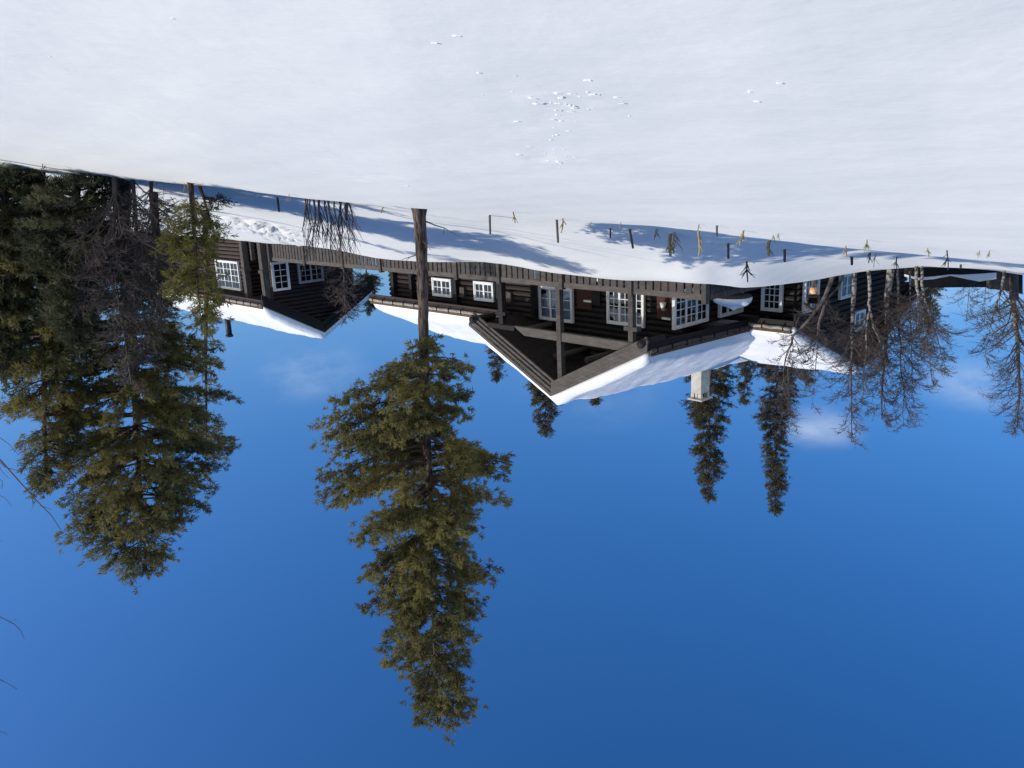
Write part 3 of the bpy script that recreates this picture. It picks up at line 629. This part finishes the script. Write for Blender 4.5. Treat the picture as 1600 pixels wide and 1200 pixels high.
mk_conifer('young_pine', 312, 296, 340, 372, 17.6,
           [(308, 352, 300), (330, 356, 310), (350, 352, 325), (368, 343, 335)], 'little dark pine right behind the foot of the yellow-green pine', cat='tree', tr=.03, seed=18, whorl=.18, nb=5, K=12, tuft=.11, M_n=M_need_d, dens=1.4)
GF = 'slim conifers behind the house'
far = [('spruce_tree', 1111, 480, 1107, 785, 46, [(560, 1150, 1062), (600, 1146, 1070), (640, 1140, 1074), (660, 1128, 1086), (700, 1132, 1084), (740, 1127, 1090), (770, 1114, 1100)], 'slim spruce rising behind the pale chimney', 41, .12),
       ('spruce_tree', 1212, 480, 1211, 802, 48, [(550, 1240, 1178), (600, 1240, 1178), (650, 1238, 1180), (680, 1228, 1192), (740, 1229, 1194), (790, 1216, 1206)], 'slim spruce, tallest of those behind the roof, beside the one at the chimney', 42, .12),
       ('spruce_tree', 1163, 480, 1163, 628, 52, [(550, 1180, 1146), (580, 1174, 1152), (615, 1167, 1158)], 'small spruce top between the two slim spruces behind the roof', 43, .08),
       ('spruce_tree', 848, 470, 853, 680, 50, [(560, 880, 820), (610, 876, 828), (640, 872, 834), (665, 862, 844)], 'spruce top showing just past the ridge of the porch gable', 44, .1),
       ('spruce_tree', 776, 460, 777, 596, 50, [(520, 792, 762), (560, 788, 767), (585, 782, 772)], 'little spruce top showing beside the lower verge of the porch gable', 45, .08),
       ('spruce_tree', 931, 470, 931, 632, 58, [(580, 945, 918), (615, 936, 926)], 'tiny spruce tip over the snowy ridge of the main roof', 46, .07),
       ('pine_tree', 1262, 440, 1262, 600, 44, [(520, 1285, 1240), (560, 1280, 1240), (590, 1270, 1254)], 'thin pine top behind the roof end by the bare birches', 47, .09),
       ('spruce_tree', 574, 405, 576, 492, 52, [(428, 604, 548), (442, 596, 556), (455, 588, 563), (466, 582, 570), (480, 579, 573)], 'black little spruce in the gap between house and cabin', 48, .08),
       ('pine_tree', 1452, 425, 1452, 510, 38, [(440, 1466, 1440), (470, 1466, 1442), (500, 1457, 1447)], 'dark little pine between the low wall and the birch crowns', 49, .06)]
for nm, xb, yb, xt, yt, Y, rows, lb, sd_, tr_ in far:
    mk_conifer(nm, xb, yb, xt, yt, Y, rows, lb, group=GF if sd_ < 48 else None, tr=tr_, seed=sd_, whorl=.34, nb=8, K=13, tuft=.2, M_n=M_need_d if sd_ == 48 else M_need_f, den2=.85, dens=1.2, spruce=False, gap=.05)

def birch(name, base, H, label, cat='tree', group=None, tr=.07, seed=1, lean=(0, 0), spread=.42, start=.35, nbr=22, sub=9, tw=6, droop=.13, trunk_path=None, bark=None, rmin=.0055, up0=.9, stems=None):
    rs = random.Random(seed); root = empty(name, base, 0, label, cat, group)
    tm = MB(); bm_ = MB(); tm2 = MB()
    def V3(v): return np.array(v, float)
    paths = trunk_path or [[V3([lean[0]*t+.10*sin(t*5+seed)*H*.04, lean[1]*t+.1*cos(t*4+seed)*H*.03, H*t-(.25 if t == 0 else 0)]) for t in np.linspace(0, 1, 9)]]
    for ip, path in enumerate(paths):
        path = [V3(q) for q in path]; n = len(path); r0 = tr*(1 if ip == 0 else .7)
        tm.tube(path, [max(.008, r0*(1-.88*i/(n-1))) for i in range(n)], 8)
        Ltot = sum(np.linalg.norm(path[i+1]-path[i]) for i in range(n-1)); nb_ = max(4, int(nbr*1.4*(1 if ip == 0 else .6)))
        for k in range(nb_):
            t = start+(1-start)*((k+rs.random())/nb_); i = min(int(t*(n-1)), n-2); f_ = t*(n-1)-i; p0 = path[i]*(1-f_)+path[i+1]*f_
            ax_ = path[i+1]-path[i]; ax_ /= np.linalg.norm(ax_)
            ph = rs.uniform(0, 2*pi); Lb = spread*Ltot*(1.02-t)**.55*rs.uniform(.55, 1.1)+.25
            d = np.array([cos(ph), sin(ph), 0])*rs.uniform(.6, .95)+np.array([0, 0, up0*rs.uniform(.7, 1.2)])*.9; d /= np.linalg.norm(d)
            pts = [p0]; m = 6; dd = d.copy()
            for s in range(m):
                dd = dd+np.array([rs.uniform(-.16, .16), rs.uniform(-.16, .16), rs.uniform(-.1, .12)-droop*(s/m)]); dd /= np.linalg.norm(dd); pts.append(pts[-1]+dd*Lb/m)
            rb = max(rmin*1.5, r0*.33*(1.1-t)); bm_.tube(pts, [max(rmin, rb*(1-.8*j/m)) for j in range(m+1)], 5, cap=False)
            for s in range(sub):
                u = .2+.8*(s+rs.random())/sub; j = min(int(u*m), m-1); q0 = pts[j]+(pts[j+1]-pts[j])*(u*m-j); base_d = pts[j+1]-pts[j]; base_d /= np.linalg.norm(base_d)
                e = base_d+np.array([rs.gauss(0, .55), rs.gauss(0, .55), rs.gauss(0, .3)]); e /= np.linalg.norm(e); l2 = Lb*rs.uniform(.25, .5); q = [q0]
                for z_ in range(4):
                    e = e+np.array([rs.uniform(-.2, .2), rs.uniform(-.2, .2), rs.uniform(-.12, .1)-droop*.7]); e /= np.linalg.norm(e); q.append(q[-1]+e*l2/4)
                tm2.tube(q, [rmin*1.15, rmin, rmin*.9, rmin*.75, rmin*.6], 3, cap=False)
                for s2 in range(tw):
                    z_ = rs.randrange(1, 5); e2 = (q[z_]-q[z_-1]); e2 /= np.linalg.norm(e2); e2 = e2+np.array([rs.gauss(0, .6), rs.gauss(0, .6), rs.gauss(-droop, .4)]); e2 /= np.linalg.norm(e2)
                    l3 = l2*rs.uniform(.25, .6); mid = q[z_]+e2*l3*.5+np.array([0, 0, rs.uniform(-.03, .03)])
                    tm2.tube([q[z_], mid, mid+(e2+np.array([0, 0, -droop]))*l3*.5], [rmin*.75, rmin*.65, rmin*.45], 3, cap=False)
    tm.build('trunk', bark or M_birch, root); bm_.build('branches', M_twig, root); tm2.build('twigs', M_twig, root); return root
def px_birch(xb, yb, top, Y, label, seed, pts=None, forks=None, **k):
    b = hit(xb, yb, Y-1.2) if False else at_depth(xb, yb, Y); z = gz(b[0], Y); base = np.array([b[0], Y, z])
    def rel(x, y): return at_depth(x, y, Y)-base
    chain = [np.array([0, 0, -.3])]+[rel(x, y) for x, y in (pts or [])]+[rel(*top)]
    # subdivide with a little wander
    def fine(c):
        o = []; 
        for i in range(len(c)-1):
            for t in (0, .33, .66): o.append(c[i]*(1-t)+c[i+1]*t+np.array([random.uniform(-.03, .03), random.uniform(-.03, .03), 0])*(i+t > 0))
        o.append(c[-1]); return o
    paths = [fine(chain)]
    for fk in (forks or []): paths.append(fine([rel(x, y) for x, y in fk]))
    return birch('birch_tree', base, 1, label, seed=seed, trunk_path=paths, **k)
GB = 'bare birches in front of the end gable'
px_birch(1308, 430, (1222, 610), 24.2, 'leaning birch with crooked dark limb crossing the snowy roof', 51, pts=[(1290, 462), (1262, 500), (1240, 525), (1228, 560)], forks=[[(1290, 462), (1284, 490), (1276, 520), (1270, 560)]], group=GB, tr=.075, nbr=16, start=.45, spread=.24, bark=M_limb)
px_birch(1322, 429, (1268, 640), 24.8, 'second leaning birch, its forked foot touching that of the crooked one', 52, pts=[(1312, 445), (1294, 466), (1282, 505)], group=GB, tr=.05, nbr=16, start=.45, spread=.24, bark=M_limb)
px_birch(1334, 426, (1330, 690), 24.4, 'straight white birch, the tallest before the end gable', 53, pts=[(1335, 470), (1331, 520), (1330, 580)], group=GB, tr=.085, nbr=34, start=.42, spread=.24)
px_birch(1355, 424, (1345, 640), 24.0, 'birch forking into two pale limbs halfway up the gable', 54, pts=[(1359, 455), (1359, 485), (1353, 510), (1354, 550)], forks=[[(1359, 485), (1366, 512), (1376, 540), (1392, 600)]], group=GB, tr=.06, nbr=22, start=.4, spread=.26)
px_birch(1390, 421, (1378, 655), 24.6, 'thickest birch trunk with rough dark patches before the gable', 55, pts=[(1387, 465), (1385, 500), (1382, 560)], group=GB, tr=.12, nbr=34, start=.38, spread=.27)
px_birch(1400, 424, (1412, 665), 25.2, 'thin birch just past the thickest trunk, reaching above it', 56, pts=[(1403, 470), (1406, 540), (1410, 600)], group=GB, tr=.045, nbr=26, start=.4, spread=.26)
px_birch(1419, 422, (1425, 600), 24.8, 'thin grey birch between thickest trunk and the twin white stems', 57, pts=[(1421, 460)], group=GB, tr=.04, nbr=20, start=.4, spread=.28)
px_birch(1431, 418, (1455, 590), 23.6, 'white birch stem, inner one of the twin stems by the dark low wall', 58, pts=[(1432, 450), (1437, 475), (1446, 520)], group=GB, tr=.055, nbr=26, start=.32, spread=.36)
px_birch(1438, 418, (1472, 560), 23.8, 'white birch stem, outer one of the twin stems by the dark low wall', 59, pts=[(1440, 445), (1446, 470), (1458, 510)], group=GB, tr=.05, nbr=26, start=.32, spread=.4)
px_birch(1572, 424, (1590, 668), 27, 'large bare tree at the picture edge beyond the low wall', 60, pts=[(1584, 470), (1590, 540), (1592, 610)], tr=.11, nbr=54, start=.2, spread=.24, sub=8)
px_birch(1568, 422, (1538, 560), 23.5, 'short leaning birch with pale stem beside the large bare edge tree', 61, pts=[(1566, 445), (1556, 480)], tr=.05, nbr=18, start=.35, spread=.3)
px_birch(1537, 430, (1538, 505), 34, 'thin bare sapling standing behind the low wall', 62, tr=.03, nbr=12, start=.1, spread=.3, group='thin saplings behind the low wall')
px_birch(1514, 430, (1510, 500), 36, 'thinner bare sapling behind the low wall, nearer the dark little pine', 63, tr=.03, nbr=12, start=.1, spread=.3, group='thin saplings behind the low wall')
px_birch(1225, 470, (1232, 668), 38, 'bare brown birch crown showing behind the roof by the slim spruce', 64, tr=.09, nbr=40, start=.4, spread=.25)
px_birch(538, 402, (540, 497), 40, 'bare brown birch hanging before the dark gable of the cabin', 68, tr=.05, nbr=34, start=.15, spread=.3, sub=8, tw=5, bark=M_twig, rmin=.009)
px_birch(500, 398, (498, 470), 42, 'smaller bare birch in front of the shaded cabin window', 69, tr=.04, nbr=20, start=.15, spread=.3, sub=8, tw=4, bark=M_twig, rmin=.009)
GD = 'bare brown birches among the dense conifers'
px_birch(186, 305, (205, 600), 17.6, 'bare twiggy birch with pale slanting stem in the dense conifer group', 65, pts=[(180, 360), (176, 420)], forks=[[(176, 350), (160, 385), (146, 420), (130, 480)]], group=GD, tr=.06, nbr=56, start=.12, spread=.2, sub=9, tw=6, bark=M_twig)
px_birch(212, 300, (232, 560), 17.9, 'bare dense brown birch beside the one with the slanting stem', 66, group=GD, tr=.05, nbr=54, start=.08, spread=.2, sub=9, tw=6, bark=M_twig)
px_birch(242, 306, (246, 500), 17.8, 'low bare birch next to the small yellow-green pine', 67, group=GD, tr=.045, nbr=40, start=.1, spread=.2, sub=8, bark=M_twig)

# multi-stemmed saplings on the bank
def sapling_clump():
    Y = 17.6; b = at_depth(515, 322, Y); base = np.array([b[0], Y, gz(b[0], Y)])
    root = empty('birch_bush', base, 0, 'clump of bare upright saplings on the snowbank between pine trunk and cabin', 'bush')
    rs = random.Random(5)
    for x0, x1, y1 in [(483, 481, 392), (489, 491, 388), (497, 494, 394), (502, 500, 380), (508, 510, 384), (513, 520, 376), (521, 522, 392), (526, 534, 385), (533, 532, 396), (537, 542, 398), (543, 552, 372), (478, 470, 372), (547, 560, 380), (500, 506, 372), (529, 527, 370)]:
        a = at_depth(x0, 321, Y)-base; a[1] = rs.uniform(-.3, .3); a[2] = gz(base[0]+a[0], Y+a[1])-base[2]-.2; e = at_depth(x1, y1, Y)-base; e[1] = a[1]+rs.uniform(-.2, .2)
        m = MB(); n = 7; pts = [a*(1-t)+e*t+np.array([.03*sin(t*9+x0), .02*cos(t*7+x0), 0]) for t in np.linspace(0, 1, n)]
        m.tube(pts, [.022*(1-.75*i/(n-1))*(.7+.6*(x0 % 3)/2) for i in range(n)], 5)
        for k in range(11):
            t = rs.uniform(.25, 1); p0 = a*(1-t)+e*t; d = np.array([rs.uniform(-.6, .6), rs.uniform(-.6, .6), 1.]); d /= np.linalg.norm(d); l_ = rs.uniform(.2, .55)
            m.tube([p0, p0+d*l_*.5, p0+d*l_+np.array([0, 0, .05])], [.008, .006, .004], 3, cap=False)
        m.build('stem', M_twig, root)
sapling_clump()

# birch just outside the frame, some twigs reach into the picture
def edge_birch():
    Y = 16.5; b = at_depth(-230, 300, Y); base = np.array([b[0], Y, gz(b[0], Y)]); root = empty('birch_tree', base, 0, 'birch outside the frame whose thin twigs hang in against the blue sky', 'tree')
    rel = lambda x, y: at_depth(x, y, Y)-base
    t = MB(); tp_ = [np.array([0, 0, -.3]), rel(-225, 450), rel(-215, 600), rel(-205, 800), rel(-200, 1000), rel(-190, 1200)]
    t.tube(tp_, [.08, .07, .06, .045, .03, .012], 8); t.build('trunk', M_birch, root)
    br = MB()
    for pts, r_ in [([(-215, 600), (-100, 655), (-40, 695), (0, 718), (30, 752), (60, 785), (80, 805), (95, 828)], .022), ([(-10, 712), (8, 730), (26, 735), (52, 734)], .012), ([(50, 775), (52, 790), (49, 798)], .008), ([(62, 790), (72, 793), (82, 797)], .008),
                    ([(-120, 640), (-40, 665), (0, 684), (14, 694), (29, 711)], .012), ([(-40, 695), (-8, 742), (4, 752), (3, 764), (3, 756)], .008), ([(-5, 722), (4, 738), (14, 748)], .008), ([(-80, 730), (-10, 770), (8, 778), (19, 792)], .010),
                    ([(-205, 800), (-90, 915), (-20, 950), (0, 964), (22, 975), (32, 985), (38, 998)], .016), ([(14, 971), (24, 968), (27, 972)], .006), ([(-200, 950), (-60, 1040), (0, 1062), (14, 1069), (27, 1077)], .014), ([(-200, 1000), (-60, 1130), (0, 1143), (8, 1145), (11, 1149)], .010), ([(-150, 860), (-30, 835), (4, 846)], .008)]:
        q = [rel(*p_) for p_ in pts]; q = [v+np.array([0, (i-len(q))*-.04*0, 0]) for i, v in enumerate(q)]
        br.tube(q, [r_*(1-.7*i/(len(q)-1)) for i in range(len(q))], 5)
    br.build('branches', M_twig, root)
edge_birch()

# ------------------------------------------------------------------ posts and dry stalks standing in the snow
def snow_at(x, y): return hit(x, y, 8.0, ground_z) if False else hit(x, y, 8.0)
def post(xb, yb, xt, yt, wpx, label, m=M_grey, grp='old fence posts in the snow'):
    p0 = snow_at(xb, yb); Y = p0[1]; z = gz(p0[0], Y); e = at_depth(xt, yt, Y)-np.array([p0[0], Y, z]); ht = e[2]; wpx *= .85
    root = empty('fence_post', (p0[0], Y, z), 0, label, 'post', grp); r_ = wpx/1294*Y/2
    mb = MB(); n = 7; pts = [np.array([e[0]*t, .0, -.4+(ht+.4)*t]) for t in np.linspace(0, 1, 4)]
    mb.tube(pts, [r_*1.05, r_, r_*1.02, r_*.94], n); mb.build('stake', m, root)
    c_ = MB(); c_.tube([pts[-1]+np.array([0, 0, -.002]), pts[-1]+np.array([0, 0, r_*.5]), pts[-1]+np.array([0, 0, r_*.8])], [r_*.96, r_*.8, r_*.3], n); c_.build('post_tip', m, root)
for q in [(43, 272, 45, 293, 6, 'short grey post at the edge of the dark spruces'), (178, 284, 179, 300, 4, 'thin pale post between the dark spruces and the broad pine'),
          (433, 308, 436, 330, 4, 'grey post on the shaded track left of the sapling clump near the cabin wall'), (540, 318, 541, 343, 4, 'grey post next to the outermost sapling of the clump'),
          (766, 336, 766, 365, 4, 'slim straight post just beside the bare pine trunk, with a pale top'), (869, 343, 872, 378, 4.5, 'straight grey post below the middle of the railing'),
          (953, 356, 954, 371, 3, 'very short grey stump of a post beside the slanting one'), (979, 357, 989, 387, 4.5, 'slanting grey post on the shaded snow'),
          (1120, 352, 1120, 368, 4, 'low brown stub between two clusters of dry stalks'), (1137, 380, 1138, 403, 4.5, 'dark upright post in the middle of the shaded slope'),
          (1225, 389, 1226, 408, 5, 'dark post with a flat top near the crest of the slope'), (1329, 401, 1331, 413, 5, 'short black post under the leaning birches'), (1500, 413, 1501, 419, 4, 'black stub poking out of the snow before the low wall')]:
    post(*q, m=M_stalk_d if 'black' in q[5] else M_greyl)
def stalk(xb, yb, xt, yt, label, style=0, m=M_stalk, wpx=2.2, leaves=4, seed=1):
    rs = random.Random(seed*13+5); p0 = snow_at(xb, yb); Y = p0[1]; z = gz(p0[0], Y); b = np.array([p0[0], Y, z]); e = at_depth(xt, yt, Y)-b
    root = empty('dry_plant', b, 0, label, 'dead plant', 'dead plants in the snow'); r_ = wpx/1294*Y/2; H = max(.12, e[2])
    mb = MB(); pts = [np.array([e[0]*t+.02*sin(t*5+seed), .01*cos(t*4), -.2+(H+.2)*t]) for t in np.linspace(0, 1, 6)]
    mb.tube(pts, [r_, r_, r_*.95, r_*.9, r_*.8, r_*.6], 6); mb.build('stem', m, root)
    lf = MB()
    for k in range(leaves):
        t = rs.uniform(.1, .55); p = np.array([e[0]*t, 0, H*t]); ph = rs.choice((0, pi))+rs.uniform(-.9, .9); l_ = H*rs.uniform(.35, .65); d = np.array([cos(ph), sin(ph), 0])
        k_ = rs.uniform(.35, .9); a = p+d*l_*.35*k_+np.array([0, 0, .35*l_]); c_ = p+d*l_*.8*k_+np.array([0, 0, rs.uniform(.55, .95)*l_])
        lf.tube([p, a, c_], [r_*.35, r_*.5, r_*.2], 4)
        if rs.random() < .5: lf.tube([a, a+(c_-a)*.6+np.array([rs.uniform(-.3, .3)*l_, 0, rs.uniform(-.1, .2)*l_])], [r_*.35, r_*.15], 3)
    lf.build('leaves', m, root)
ST = [(803, 331, 803, 349, 'short tan plant stub with a crosswise stalk near the bare pine trunk', 0, 2.6, 2), (882, 341, 876, 364, 'tan plant leaning against the straight grey post', 0, 2.8, 3), (925, 346, 920, 358, 'faint thin grass blade between two posts', 1, 1, 2),
      (972, 347, 969, 358, 'faint forked twig beside the slanting post', 1, 1, 2), (1029, 357, 1023, 375, 'small tan plant after the slanting post', 0, 2.4, 4), (1048, 365, 1047, 401, 'thick brown stem at the heart of the biggest plant cluster', 0, 6, 3), (1056, 362, 1051, 396, 'tan plant with big spreading leaves behind the thick brown stem', 0, 2.6, 9),
      (1093, 360, 1091, 400, 'tall tan plant with two side arms', 0, 4, 4), (1091, 350, 1090, 358, 'tiny seed head on the bright crest', 0, 1.6, 3), (1162, 360, 1157, 384, 'bushy yellow plant with spreading leaves on the crest', 0, 3.4, 8), (1209, 367, 1208, 380, 'thin tan twig behind the yellow post-like plant', 1, 1.4, 4),
      (1203, 376, 1201, 400, 'yellow post-like plant with short arms', 0, 5, 4), (1168, 408, 1167, 441, 'dark bushy plant alone on the bright bank below the house corner', 0, 3, 9), (1322, 384, 1320, 402, 'yellow plant beside the short black post', 0, 2.2, 6), (1355, 374, 1350, 395, 'yellow plant with a fan of narrow leaves, furthest out on the crest', 0, 2.4, 8),
      (1358, 394, 1358, 411, 'small dark spiky plant under the straight white birch', 0, 2.4, 6), (1368, 396, 1366, 418, 'thin wide-spread dark twigs beside the spiky plant', 0, 1, 5), (1401, 401, 1401, 420, 'dark tufted plant below the thickest birch', 0, 2, 8), (1450, 387, 1450, 403, 'yellow fan-shaped plant before the twin birch stems', 0, 2, 6),
      (1481, 391, 1479, 422, 'tall yellow plant before the dark low wall', 0, 2.4, 9), (1529, 391, 1527, 402, 'first of two small pale fan-shaped plants by the picture edge', 0, 1.5, 5), (1545, 391, 1543, 402, 'second of two small pale fan-shaped plants, nearer the edge', 0, 1.8, 6),
      (602, 324, 597, 333, 'tiny tan plant on the crest beside the bare pine trunk', 0, 2, 2), (70, 256, 69, 268, 'small seed head in front of the dark spruces', 0, 1.4, 5), (62, 262, 74, 285, 'branching dry twig in front of the dark spruces', 1, 1.4, 6), (160, 274, 158, 284, 'pale dry tuft beside the thin pale post', 1, 1, 5), (290, 287, 287, 300, 'dry twig at the foot of the small yellow-green pine', 1, 1.6, 5),
      (410, 302, 405, 312, 'dry wisp near the first post by the cabin', 1, 1, 4), (455, 303, 450, 317, 'dry wisp before the sapling clump', 1, 1.1, 5), (1215, 364, 1219, 368, 'seed head lying low behind the yellow post-like plant', 1, 1.6, 3), (1045, 18, 1044, 21, 'tiny dark seed lying alone on the near snow', 1, 1.2, 2)]
for i, (xb, yb, xt, yt, lb, st, w_, lv) in enumerate(ST):
    if yb < 200: continue
    stalk(xb, yb, xt, yt, lb, st, M_stalk_d if 'dark' in lb else M_stalk, w_, lv, i)

# ------------------------------------------------------------------ low wall at the far end, with snow on its ledge
def ab(x, y, Y): return at_depth(x, y, Y)
def slab(mb, top, bot, Y0, Y1, mi=0):      # upright slab between two picture lines, as a solid between depths
    n = len(top); T = [ab(x, y, Y0) for x, y in top]; B = [ab(x, y, Y0) for x, y in bot]; d = np.array([0, Y1-Y0, 0]); vs = []
    for t_, b_ in zip(T, B): vs += [t_, b_, t_+d, b_+d]
    fs = []
    for i in range(n-1):
        a, c_ = 4*i, 4*i+4; fs += [(a, a+1, c_+1, c_), (a+2, c_+2, c_+3, a+3), (a, c_, c_+2, a+2), (a+1, a+3, c_+3, c_+1)]
    fs += [(0, 2, 3, 1), (4*n-4, 4*n-3, 4*n-1, 4*n-2)]; mb.add([v-LW for v in vs], fs, mi)
LW = ab(1500, 420, 26.0); LW[2] = gz(LW[0], LW[1])
lw = empty('low_wall', LW, 0, 'low tarred timber wall with snow on its ledge beyond the twin birches', 'wall')
m = MB(); slab(m, [(1435, 450), (1500, 449), (1550, 449), (1598, 460)], [(1435, 400), (1500, 400), (1550, 405), (1598, 410)], 26.4, 26.9); m.build('upper_boards', M_black, lw)
m = MB(); slab(m, [(1435, 434), (1480, 431), (1530, 428), (1558, 426)], [(1435, 395), (1480, 395), (1530, 395), (1558, 395)], 25.4, 26.35); m.build('lower_boards', M_black, lw)
m = MB(); slab(m, [(1437, 438), (1460, 436), (1485, 431), (1500, 434), (1530, 440), (1557, 436)], [(1437, 433.6), (1460, 432), (1485, 429), (1500, 429.5), (1530, 428), (1557, 426)], 25.35, 26.35); m.build('snow_ledge', M_rsnow, lw)
m = MB(); slab(m, [(1548, 452), (1592, 455)], [(1548, 425), (1592, 425)], 26.1, 26.35); m.build('grey_panel', M_greyl, lw)
m = MB(); slab(m, [(1584, 470), (1592, 470)], [(1584, 420), (1592, 420)], 25.8, 26.05); m.build('corner_post', M_grey, lw)

# ------------------------------------------------------------------ things on the terrace by the house corner
T0 = at_depth(1146, 455, 25.6); T0z = T0[2]
tb = empty('snowy_table', (T0[0], T0[1], T0z), H_ANG+pi/2-.25, 'round table loaded with a smooth pile of snow by the side windows', 'table')
m = MB(); m.tube([(0, 0, -1.6), (0, 0, .12)], [.09, .09], 8); m.build('pedestal', M_black, tb)
m = MB(); m.tube([(0, 0, .12), (0, 0, .17)], [.55, .56], 20); m.build('tabletop', M_grey, tb)
n_ = 28; vs = []; fs = []
for i in range(9):
    t = i/8; r_ = .60*(1-t**2.2)**.5 if i < 8 else .001
    for j in range(n_):
        an = 2*pi*j/n_; k_ = 1+.06*sin(3*an+1)+.03*sin(5*an); vs.append((r_*k_*cos(an), r_*k_*sin(an), .172+.36*t*(1+.25*cos(an))))
fs = [(i*n_+j, i*n_+(j+1) % n_, (i+1)*n_+(j+1) % n_, (i+1)*n_+j) for i in range(8) for j in range(n_)]+[tuple(range(n_))[::-1], tuple(range(8*n_, 9*n_))]
m = MB(); m.add(vs, fs, 0, True); m.build('snow_pile', M_rsnow, tb)
F0 = at_depth(1272, 440, 24.6); F0[2] = gz(F0[0], F0[1])
bf = empty('lantern_post', F0, .35, 'wooden post with orange lantern under a little peaked roof by the leaning birches', 'lantern')
m = MB(); m.box(-.045, .045, -.045, .045, -.3, .42); m.build('post', M_grey, bf)
m = MB(); m.tube([(0, 0, .26), (0, 0, .30), (0, 0, .44), (0, 0, .48)], [.08, .115, .115, .06], 12); m.build('lantern', M_orange, bf)
m = MB(); m.box(-.2, .2, -.14, .14, .50, .56); m.box(-.16, -.12, -.1, .1, .56, .78); m.box(.12, .16, -.1, .1, .56, .78); m.box(-.12, .12, .06, .1, .56, .76); m.build('feeder_box', M_log, bf)
m = MB(); m.prism([(-.27, -.19, .76), (0, -.19, .98), (.27, -.19, .76), (.27, -.19, .72), (0, -.19, .93), (-.27, -.19, .72)], (0, .38, 0)); m.build('feeder_roof', M_greyl, bf)
